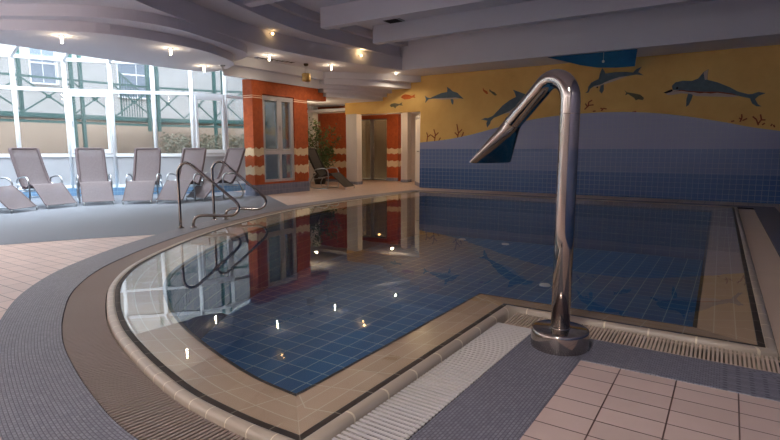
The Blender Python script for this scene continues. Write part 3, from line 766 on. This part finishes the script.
# louvred air grilles
vg = empty('air_vent', (-7.0, 10.85, SL)); tag(vg, 'square dark louvred air vent in the ceiling between two beams', 'air vent')
MB().box((0, 0, -.012), (.42, .42, .024)).build('vent_frame', M['alu'], vg)
lv = MB()
for k in range(7): lv.box((0, -.15+k*.05, -.03), (.34, .03, .014))
lv.build('louvre', M['dark'], vg)
ag = empty('air_grille', (-9.70, 9.72, 3.4098), math.radians(78)); tag(ag, 'long narrow slotted air grille in the ceiling beside the golden drum pendant', 'air grille')
MB().box((0, 0, -.006), (1.2, .22, .012)).build('grille_plate', M['ceil'], ag)
sl_ = MB()
for k in range(8):
    for q in (-.06, 0, .06): sl_.box((-.56+k*.14, q, -.014), (.10, .018, .008))
sl_.build('slots', M['dark'], ag)
# blue sail hung under the far beam and a hook lamp in front
sail = [(-3.92, 3.405), (-1.93, 3.405), (-1.96, 3.035), (-2.35, 3.035), (-2.75, 3.07), (-3.15, 3.16), (-3.55, 3.29)]
so = vprism(MB(), sail, 13.02, 13.05).build('hanging_sail', M['blue']); tag(so, 'blue cloth with curved lower edge hanging from the far beam', 'cloth')
hk = empty('hanging_light', (-2.62, 12.86, 3.41)) ; tag(hk, 'tiny white light on a thin rod in front of the blue cloth', 'hanging light')
hk.location = (-2.62, 12.96, 3.41)
MB().tube([(0, 0, 0), (0, 0, -.20)], .006, 6).build('rod', M['alu'], hk)
MB().lathe([(.0, -.19), (.02, -.2), (.028, -.225), (.02, -.25), (.0, -.255)], n=12).build('lamp_head', M['white'], hk)

# ================================================================== MURAL (painted flat on the wall)
SH = {'d4_body': [(-1.284, 2.585), (-1.303, 2.68), (-1.232, 2.756), (-1.086, 2.783), (-0.898, 2.765), (-0.778, 2.808), (-0.678, 2.946), (-0.586, 3.003), (-0.594, 2.885), (-0.589, 2.767), (-0.39, 2.699), (-0.147, 2.575), (0.014, 2.471), (0.208, 2.403), (0.282, 2.403), (0.39, 2.441), (0.524, 2.407), (0.404, 2.357), (0.343, 2.289), (0.404, 2.172), (0.474, 2.125), (0.377, 2.133), (0.298, 2.194), (0.244, 2.312), (0.06, 2.366), (-0.118, 2.439), (-0.375, 2.485), (-0.84, 2.521), (-0.874, 2.361), (-0.923, 2.223), (-0.979, 2.178), (-0.982, 2.357), (-0.944, 2.532), (-1.113, 2.565)] ,
'd4_belly': [(-1.445, 2.533), (-1.275, 2.58), (-1.113, 2.565), (-0.944, 2.532), (-0.84, 2.521), (-0.375, 2.485), (-0.118, 2.439), (0.044, 2.372), (-0.092, 2.356), (-0.367, 2.38), (-0.792, 2.412), (-0.898, 2.469), (-1.109, 2.495), (-1.277, 2.466), (-1.389, 2.473)] ,
'd4_fin': [(-0.678, 2.937), (-0.594, 2.994), (-0.598, 2.886), (-0.594, 2.772), (-0.642, 2.771)] ,
'd3_body': [(-3.263, 2.626), (-3.21, 2.674), (-3.2, 2.776), (-3.135, 2.873), (-3.048, 2.918), (-2.961, 2.953), (-2.93, 3.101), (-2.887, 3.218), (-2.84, 3.154), (-2.802, 3.076), (-2.563, 3.093), (-2.328, 3.079), (-2.165, 3.052), (-2.109, 3.12), (-1.981, 3.173), (-2.035, 3.09), (-2.051, 3.053), (-1.928, 2.966), (-2.093, 2.998), (-2.276, 2.977), (-2.462, 2.967), (-2.673, 2.912), (-2.829, 2.853), (-2.82, 2.676), (-2.864, 2.588), (-2.926, 2.657), (-2.9, 2.817), (-3.056, 2.787), (-3.153, 2.722), (-3.188, 2.632)] ,
'd3_belly': [(-3.056, 2.787), (-2.9, 2.817), (-2.673, 2.912), (-2.462, 2.967), (-2.276, 2.977), (-2.413, 2.933), (-2.646, 2.861), (-2.827, 2.813), (-2.899, 2.787), (-3.069, 2.747)] ,
'fish7': [(-2.336, 2.642), (-2.277, 2.585), (-2.113, 2.551), (-1.974, 2.514), (-1.882, 2.426), (-1.911, 2.379), (-2.013, 2.403), (-2.066, 2.381), (-2.106, 2.442), (-2.251, 2.544), (-2.315, 2.513), (-2.295, 2.576)] ,
'd2_body': [(-6.118, 2.043), (-5.99, 2.086), (-5.918, 2.073), (-5.771, 2.13), (-5.628, 2.266), (-5.482, 2.41), (-5.274, 2.55), (-5.099, 2.625), (-5.145, 2.74), (-5.194, 2.826), (-5.021, 2.757), (-4.84, 2.684), (-4.664, 2.688), (-4.513, 2.646), (-4.401, 2.554), (-4.534, 2.551), (-4.707, 2.512), (-4.883, 2.452), (-5.06, 2.392), (-5.265, 2.252), (-5.474, 2.17), (-5.731, 2.077), (-5.822, 1.994), (-5.847, 1.908), (-5.933, 1.807), (-5.958, 1.931), (-5.927, 2.002), (-6.016, 2.025)] ,
'd2_belly': [(-4.883, 2.452), (-5.06, 2.392), (-5.265, 2.252), (-5.448, 2.179), (-5.21, 2.2), (-5.006, 2.301), (-4.855, 2.402), (-4.68, 2.452), (-4.707, 2.512)] ,
'd1_body': [(-7.984, 2.815), (-7.901, 2.757), (-7.806, 2.73), (-7.619, 2.796), (-7.423, 2.86), (-7.229, 2.88), (-7.219, 2.964), (-7.244, 3.034), (-7.135, 2.969), (-7.05, 2.891), (-6.895, 2.84), (-6.799, 2.751), (-6.68, 2.651), (-6.803, 2.673), (-6.94, 2.706), (-7.046, 2.701), (-7.009, 2.594), (-7.031, 2.5), (-7.08, 2.555), (-7.118, 2.705), (-7.433, 2.711), (-7.68, 2.713), (-7.856, 2.7), (-7.969, 2.597), (-7.944, 2.705)] ,
'd1_belly': [(-7.68, 2.713), (-7.433, 2.711), (-7.118, 2.705), (-6.94, 2.706), (-6.803, 2.673), (-6.951, 2.665), (-7.117, 2.663), (-7.433, 2.668)] ,
'fish5': [(-6.096, 2.936), (-6.039, 2.867), (-5.96, 2.827), (-5.92, 2.754), (-5.969, 2.747), (-6.037, 2.801), (-6.077, 2.844)] ,
'fish6': [(-5.885, 2.883), (-5.829, 2.829), (-5.729, 2.783), (-5.662, 2.709), (-5.716, 2.692), (-5.794, 2.747), (-5.85, 2.8), (-5.894, 2.823)] ,
'fish1': [(-8.847, 2.801), (-8.8, 2.865), (-8.694, 2.898), (-8.561, 2.874), (-8.442, 2.824), (-8.338, 2.879), (-8.35, 2.808), (-8.311, 2.762), (-8.429, 2.779), (-8.534, 2.74), (-8.713, 2.738)] ,
'fish2': [(-9.264, 2.573), (-9.208, 2.627), (-9.071, 2.643), (-8.914, 2.608), (-8.8, 2.653), (-8.813, 2.598), (-8.772, 2.551), (-8.914, 2.568), (-9.016, 2.528), (-9.057, 2.473), (-9.112, 2.532), (-9.208, 2.525)] ,
}
CORAL= [[(-7.898, 1.404), (-7.873, 1.607), (-7.91, 1.701)], [(-7.873, 1.568), (-7.766, 1.637)], [(-7.63, 1.434), (-7.606, 1.642), (-7.661, 1.797)], [(-7.606, 1.603), (-7.502, 1.694)], [(-7.614, 1.526), (-7.748, 1.621)], [(-7.498, 1.433), (-7.429, 1.54)], [(-6.879, 1.428), (-6.833, 1.668), (-6.889, 1.931)], [(-6.833, 1.668), (-6.719, 1.771)], [(-6.849, 1.593), (-6.951, 1.685)], [(-6.796, 1.457), (-6.699, 1.606), (-6.668, 1.695)], [(-6.4, 1.476), (-6.355, 1.623)], [(-6.377, 1.527), (-6.258, 1.585)], [(-7.254, 1.423), (-7.307, 1.477)], [(-6.097, 1.539), (-6.05, 1.582)], [(-3.264, 2.213), (-3.157, 2.312), (-3.047, 2.317)], [(-3.181, 2.287), (-3.171, 2.39), (-3.088, 2.437)], [(-3.196, 2.273), (-3.25, 2.358)], [(-2.851, 2.156), (-2.806, 2.22), (-2.731, 2.202)], [(-2.814, 2.195), (-2.875, 2.228)], [(-3.059, 2.154), (-2.99, 2.161)], [(-2.133, 2.098), (-2.041, 2.115)], [(-3.9, 2.122), (-3.843, 2.152)], [(-0.067, 1.813), (-0.007, 1.83)], [(0.103, 1.8), (0.133, 1.898), (0.12, 1.97)], [(0.146, 1.83), (0.23, 1.872)], [(0.129, 1.853), (0.08, 1.89)], [(0.447, 1.719), (0.4, 1.845), (0.328, 1.914)], [(0.437, 1.746), (0.492, 1.842), (0.465, 1.953)], [(0.493, 1.833), (0.566, 1.831)], [(0.512, 1.726), (0.561, 1.761)], [(0.668, 1.696), (0.693, 1.739)], [(0.742, 1.668), (0.716, 1.721)]]

YM = 14.194
def paint(polys, name, label, cat, group=None):
    xs = [p[0] for _, _, pl in polys for p in pl]; zs = [p[1] for _, _, pl in polys for p in pl]
    root = None
    r = empty(name, ((min(xs)+max(xs))/2, YM+.006, min(zs))); tag(r, label, cat, group)
    for k, (pn, mat, pl) in enumerate(polys):
        mb = vprism(MB(), pl, YM-.002*k, YM+.006)
        mb.v = [(x-r.location.x, y-r.location.y, z-r.location.z) for x, y, z in mb.v]
        mb.build(pn, M[mat], r)
    return r
def disc(x, z, rad): return [(x+rad*math.cos(a*pi/4), z+rad*math.sin(a*pi/4)) for a in range(8)]
paint([('body', 'dolphin', SH['d4_body']), ('belly', 'belly', SH['d4_belly']), ('fin_edge', 'belly', SH['d4_fin']), ('eye', 'eye', disc(-1.19, 2.62, .025)), ('belly_line', 'coral', [(-1.28, 2.545), (-1.1, 2.572), (-.94, 2.538), (-.84, 2.527), (-.6, 2.50), (-.375, 2.492), (-.1, 2.435), (.05, 2.37), (-.1, 2.41), (-.2, 2.43), (-.38, 2.468), (-.5, 2.455), (-.62, 2.478), (-.72, 2.472), (-.84, 2.505), (-.94, 2.515), (-1.1, 2.552)]),
       ('beak', 'eye', [(-1.47, 2.53), (-1.38, 2.57), (-1.30, 2.60), (-1.27, 2.56), (-1.33, 2.53), (-1.42, 2.51)])], 'painted_dolphin', 'large painted dolphin at the right end of the yellow wall', 'mural dolphin', 'dolphins of the mural')
paint([('body', 'dolphin', SH['d3_body']), ('belly', 'belly', SH['d3_belly']), ('eye', 'eye', disc(-2.98, 2.75, .02))], 'painted_dolphin', 'painted dolphin diving left just below the blue cloth', 'mural dolphin', 'dolphins of the mural')
paint([('body', 'dolphin', SH['d2_body']), ('belly', 'belly', SH['d2_belly'])], 'painted_dolphin', 'painted dolphin half hidden behind the neck of the water spout', 'mural dolphin', 'dolphins of the mural')
paint([('body', 'dolphin', SH['d1_body']), ('belly', 'belly', SH['d1_belly'])], 'painted_dolphin', 'small painted dolphin at the left end of the far wall above the door', 'mural dolphin', 'dolphins of the mural')
for k_, mat, lb in (('fish7', 'fishgrey', 'painted grey fish between the two right dolphins'), ('fish5', 'fishorange', 'tiny painted orange fish, left of the pair left of the spout'), ('fish6', 'fishgrey', 'tiny painted grey fish, right of the pair left of the spout'),
                    ('fish1', 'fishorange', 'painted orange fish high on the yellow lintel'), ('fish2', 'fishgrey', 'painted grey fish on the yellow lintel below the orange one')):
    o = vprism(MB(), SH[k_], YM, YM+.008).build('painted_fish', M[mat]); tag(o, lb, 'mural fish', 'small fish of the mural')
def strokes(lines, w=.028):
    mb = MB()
    for ln_ in lines:
        for (x0, z0), (x1, z1) in zip(ln_[:-1], ln_[1:]): mb.bar((x0, YM+.004, z0), (x1, YM+.004, z1), .012, w)
    return mb
groups = [(CORAL[0:2], 'leftmost rust red coral sprig above the blue tiles'), (CORAL[2:5], 'branching rust red coral sprig, second from the left end of the tiles'), (CORAL[5:6], 'short coral twig right of the leftmost coral sprigs'), (CORAL[12:13], 'tiny coral twig just left of the tall sprig'),
          (CORAL[6:9], 'tall rust red coral sprig near the spout mouth'), (CORAL[9:10], 'short coral twig right of the tall sprig'), (CORAL[10:12], 'forked coral twig left of the spout nozzle'), (CORAL[13:14], 'tiny coral twig beside the spout nozzle'),
          (CORAL[14:17], 'rust red coral just right of the spout neck'), (CORAL[17:19], 'small coral tuft under the diving dolphin'), (CORAL[19:20], 'coral dash between the spout neck and the small tuft'), (CORAL[20:21], 'tiny coral twig under the grey fish'),
          (CORAL[21:22], 'tiny coral twig left of the spout neck'), (CORAL[22:23], 'small coral dash left of the star shaped tuft'), (CORAL[23:26], 'star shaped coral tuft below the large dolphin tail'), (CORAL[26:30], 'tall branching coral under the large dolphin tail'), (CORAL[30:], 'coral twigs at the far right end of the yellow wall')]
for ls, lb in groups:
    o = strokes(ls).build('painted_coral', M['coral']); tag(o, lb, 'mural coral', 'corals of the mural')

# ================================================================== COURTYARD OUTSIDE
fa = MB(); path = [(-22, -4), (-20.2, 4), (-18.9, 9), (-17.4, 13), (-15.2, 16.5), (-13.8, 18.5)]
cwall = MB()
for i in range(len(path)-1):
    a, b = path[i], path[i+1]
    fa.bar((*a, 6.6), (*b, 6.6), .3, 9.0); cwall.bar((*a, 1.05), (*b, 1.05), .42, 2.1)
bd = empty('neighbour_building', (-18.9, 9, 0)); tag(bd, 'pale building across the courtyard with grey windows above a beige ground floor', 'building')
def shift(mb, o): mb.v = [(x-o.location.x, y-o.location.y, z-o.location.z) for x, y, z in mb.v]; return mb
shift(fa, bd).build('facade', M['facade'], bd); shift(cwall, bd).build('ground_floor_wall', M['cwall'], bd)
def onwall(s, off=.17):
    for i in range(len(path)-1):
        a, b = Vector((*path[i], 0)), Vector((*path[i+1], 0)); L = (b-a).length
        if s <= L:
            t_ = (b-a).normalized(); nr = Vector((t_.y, -t_.x, 0)); return a+t_*s+nr*off, t_
        s -= L
for s, w_, z0, z1 in ((8.6, .9, 2.45, 3.9), (10.1, 1.1, 2.45, 4.5), (12.8, .7, 3.3, 4.6), (15.6, 1.2, 3.0, 4.6)):
    p, t_ = onwall(s); q = MB().bar(p-t_*w_/2+Vector((0, 0, (z0+z1)/2)), p+t_*w_/2+Vector((0, 0, (z0+z1)/2)), .06, z1-z0)
    wn = shift(q, bd).build('window', M['winglassdark'], bd)
    fr = MB()
    for f in (-.5, 0, .5): fr.bar(p+t_*(w_*f)+Vector((0, 0, z0)), p+t_*(w_*f)+Vector((0, 0, z1)), .09, .05)
    for z in (z0, (z0+z1)/2, z1): fr.bar(p-t_*w_/2+Vector((0, 0, z)), p+t_*w_/2+Vector((0, 0, z)), .09, .05)
    shift(fr, bd).build('window_frame', M['frame'], wn)
bl = empty('steel_balcony', (-16.7, 9, 0)); tag(bl, 'green painted steel balcony with crossed braces seen through the rotunda glazing', 'balcony')
bp = [(-17.0, 3.0), (-16.75, 5.5), (-16.5, 8.1), (-16.3, 10.5), (-15.5, 12.3), (-14.3, 13.8)]
def onb(mb): return shift(mb, bl)
tr_ = MB(); bm_ = MB(); dk = MB(); br_ = MB()
for i in range(len(bp)-1):
    a, b = bp[i], bp[i+1]
    tr_.bar((*a, 3.22), (*b, 3.22), .05, .06)
    bm_.bar((*a, 2.16), (*b, 2.16), .08, .13); bm_.bar((*a, 1.98), (*b, 1.98), .06, .07)
    A, B = Vector((*a, 0)), Vector((*b, 0)); t_ = (B-A).normalized(); nr = Vector((-t_.y, t_.x, 0))
    dk.bar(A+nr*.75+Vector((0, 0, 2.09)), B+nr*.75+Vector((0, 0, 2.09)), 1.4, .07)
    for k in range(2):
        p, q = A.lerp(B, k/2), A.lerp(B, (k+1)/2); m = p.lerp(q, .5)
        for u, v in ((p, q), (q, p)):
            br_.bar(u+Vector((0, 0, 2.24)), v+Vector((0, 0, 3.17)), .035, .04)
        br_.box(m+Vector((0, 0, 2.70)), (.10, .10, .10), rz=.6)
onb(tr_).build('top_rail', M['green'], bl); onb(bm_).build('edge_beam', M['green'], bl); onb(dk).build('deck', M['cwall'], bl); onb(br_).build('cross_braces', M['green'], bl)
for (x, y), z0 in (((-16.45, 8.05), 0), ((-16.42, 8.30), 0), ((-16.2, 10.30), 1.78), ((-16.1, 10.58), 1.78), ((-16.95, 6.9), 2.0), ((-15.45, 12.35), 0), ((-15.3, 12.6), 0), ((-16.85, 4.2), 0)):
    onb(MB().box((x, y, (z0+4.9)/2), (.09, .09, 4.9-z0))).build('post', M['green'], bl)
gt = MB(); A = Vector((-16.62, 9.62, 0)); B = Vector((-16.5, 10.25, 0))
for k in range(9):
    p = A.lerp(B, k/8); gt.bar(p+Vector((0, 0, 2.25)), p+Vector((0, 0, 3.62-.07*k)), .018, .022)
gt.bar(A+Vector((0, 0, 3.62)), B+Vector((0, 0, 3.05)), .03, .05).bar(A+Vector((0, 0, 2.25)), A+Vector((0, 0, 3.66)), .04, .05)
onb(gt).build('fan_screen', M['green'], bl)
hg = empty('hedge', (-14.2, 12.3, 0)); tag(hg, 'grey green hedge outside the windows next to the orange partition', 'hedge')
hb = MB(); rnd = random.Random(11)
for k in range(5200):
    f = rnd.random(); c = Vector((-15.6, 10.5, 0)).lerp(Vector((-13.9, 13.7, 0)), f)-Vector((-14.2, 12.3, 0))
    c += Vector((rnd.gauss(0, .26), rnd.gauss(0, .26), rnd.uniform(.1, 1.62)+.1*math.sin(f*19)))
    leaf(hb, c, rnd.uniform(.06, .13), rnd.uniform(.02, .035), rnd)
hb.build('foliage', M['hedge'], hg)
st = MB()
for k in range(8):
    c = Vector((-15.6, 10.5, 0)).lerp(Vector((-13.9, 13.7, 0)), (k+.5)/8)-Vector((-14.2, 12.3, 0)); st.tube([c, c+Vector((.05, .03, .8)), c+Vector((-.04, .05, 1.5))], .02, 6)
st.build('stems', M['trunk'], hg)

# ================================================================== LIGHT
wd = bpy.data.worlds.new('overcast sky'); sc.world = wd; wd.use_nodes = True
nt = wd.node_tree; nt.nodes.clear()
o_ = nt.nodes.new('ShaderNodeOutputWorld'); bg = nt.nodes.new('ShaderNodeBackground')
bg.inputs[0].default_value = (.86, .93, 1.0, 1)
tc = nt.nodes.new('ShaderNodeTexCoord'); sx = nt.nodes.new('ShaderNodeSeparateXYZ'); nt.links.new(tc.outputs['Generated'], sx.inputs[0])
mr = nt.nodes.new('ShaderNodeMapRange'); nt.links.new(sx.outputs[2], mr.inputs[0])
mr.inputs[1].default_value = .25; mr.inputs[2].default_value = .95; mr.inputs[3].default_value = 1.2; mr.inputs[4].default_value = 18.0
nt.links.new(mr.outputs[0], bg.inputs[1])
nt.links.new(bg.outputs[0], o_.inputs[0])
# warm recess and door room lamps, plus fill added for corridor, deck and ceiling
lamp('POINT', 'recess_lamp', (-9.7, 15.0, 2.3), 30, (1, .72, .42), shadow_soft_size=.025)
lamp('POINT', 'corridor_fill', (-11.5, 13.1, 2.3), 13, (1, .78, .5), shadow_soft_size=.025)  # fill without a fixture, added to brighten the orange corridor wall
lamp('POINT', 'door_room_lamp', (-11.8, 17.3, 2.3), 8, (1, .75, .45), shadow_soft_size=.06)
for x, y, z, e in ((-.6, -.6, 3.7, 300), (-4.6, -.6, 3.7, 500), (-8.6, .9, 3.3, 450)):
    lamp('SPOT', 'hall_fill', (x, y, z), e*1.1, (1, .95, .93), spot_size=2.4, spot_blend=.8, shadow_soft_size=.25).rotation_euler = (math.radians(32 if x > -6 else 0), 0, 0)  # unseen fill spots added to brighten the near deck and pool
for x, e in ((-9.5, 680), (-5.5, 520), (-1, 260)):          # unseen fill added behind the camera, bounced off the ceiling
    lamp('SPOT', 'bounce_fill', (x, -4.6, 1.9), e*1.25, (1, .94, .92), spot_size=2.3, spot_blend=.9, shadow_soft_size=.2).rotation_euler = (pi-.25, 0, 0)

lamp('SPOT', 'bounce_fill', (-10.9, -2.2, 1.9), 750, (.97, .97, 1), spot_size=2.2, spot_blend=.9, shadow_soft_size=.2).rotation_euler = (pi-.45, 0, 0)  # another unseen fill, added to lift the ceiling on the left
# ================================================================== CAMERA
cd = bpy.data.cameras.new('camera'); cam = bpy.data.objects.new('camera', cd); COL.objects.link(cam)
cd.sensor_width = 36; cd.lens = 520/780*36; cd.clip_start = .05; cd.clip_end = 200
cam.location = (0, 0, 1.2)
cam.rotation_euler = (pi/2-math.atan(71/520), 0, math.radians(33.1))
sc.camera = cam
vs = sc.view_settings; sc.display_settings.display_device = 'sRGB'
vs.view_transform = 'Standard'; vs.look = 'None'; vs.gamma = 1; vs.exposure = 0.1; vs.use_curve_mapping = False
cy = sc.cycles
cy.max_bounces = 10; cy.diffuse_bounces = 5; cy.glossy_bounces = 5; cy.transparent_max_bounces = 24; cy.transmission_bounces = 6
cy.use_denoising = True; cy.caustics_reflective = False; cy.caustics_refractive = False; cy.sample_clamp_indirect = 6
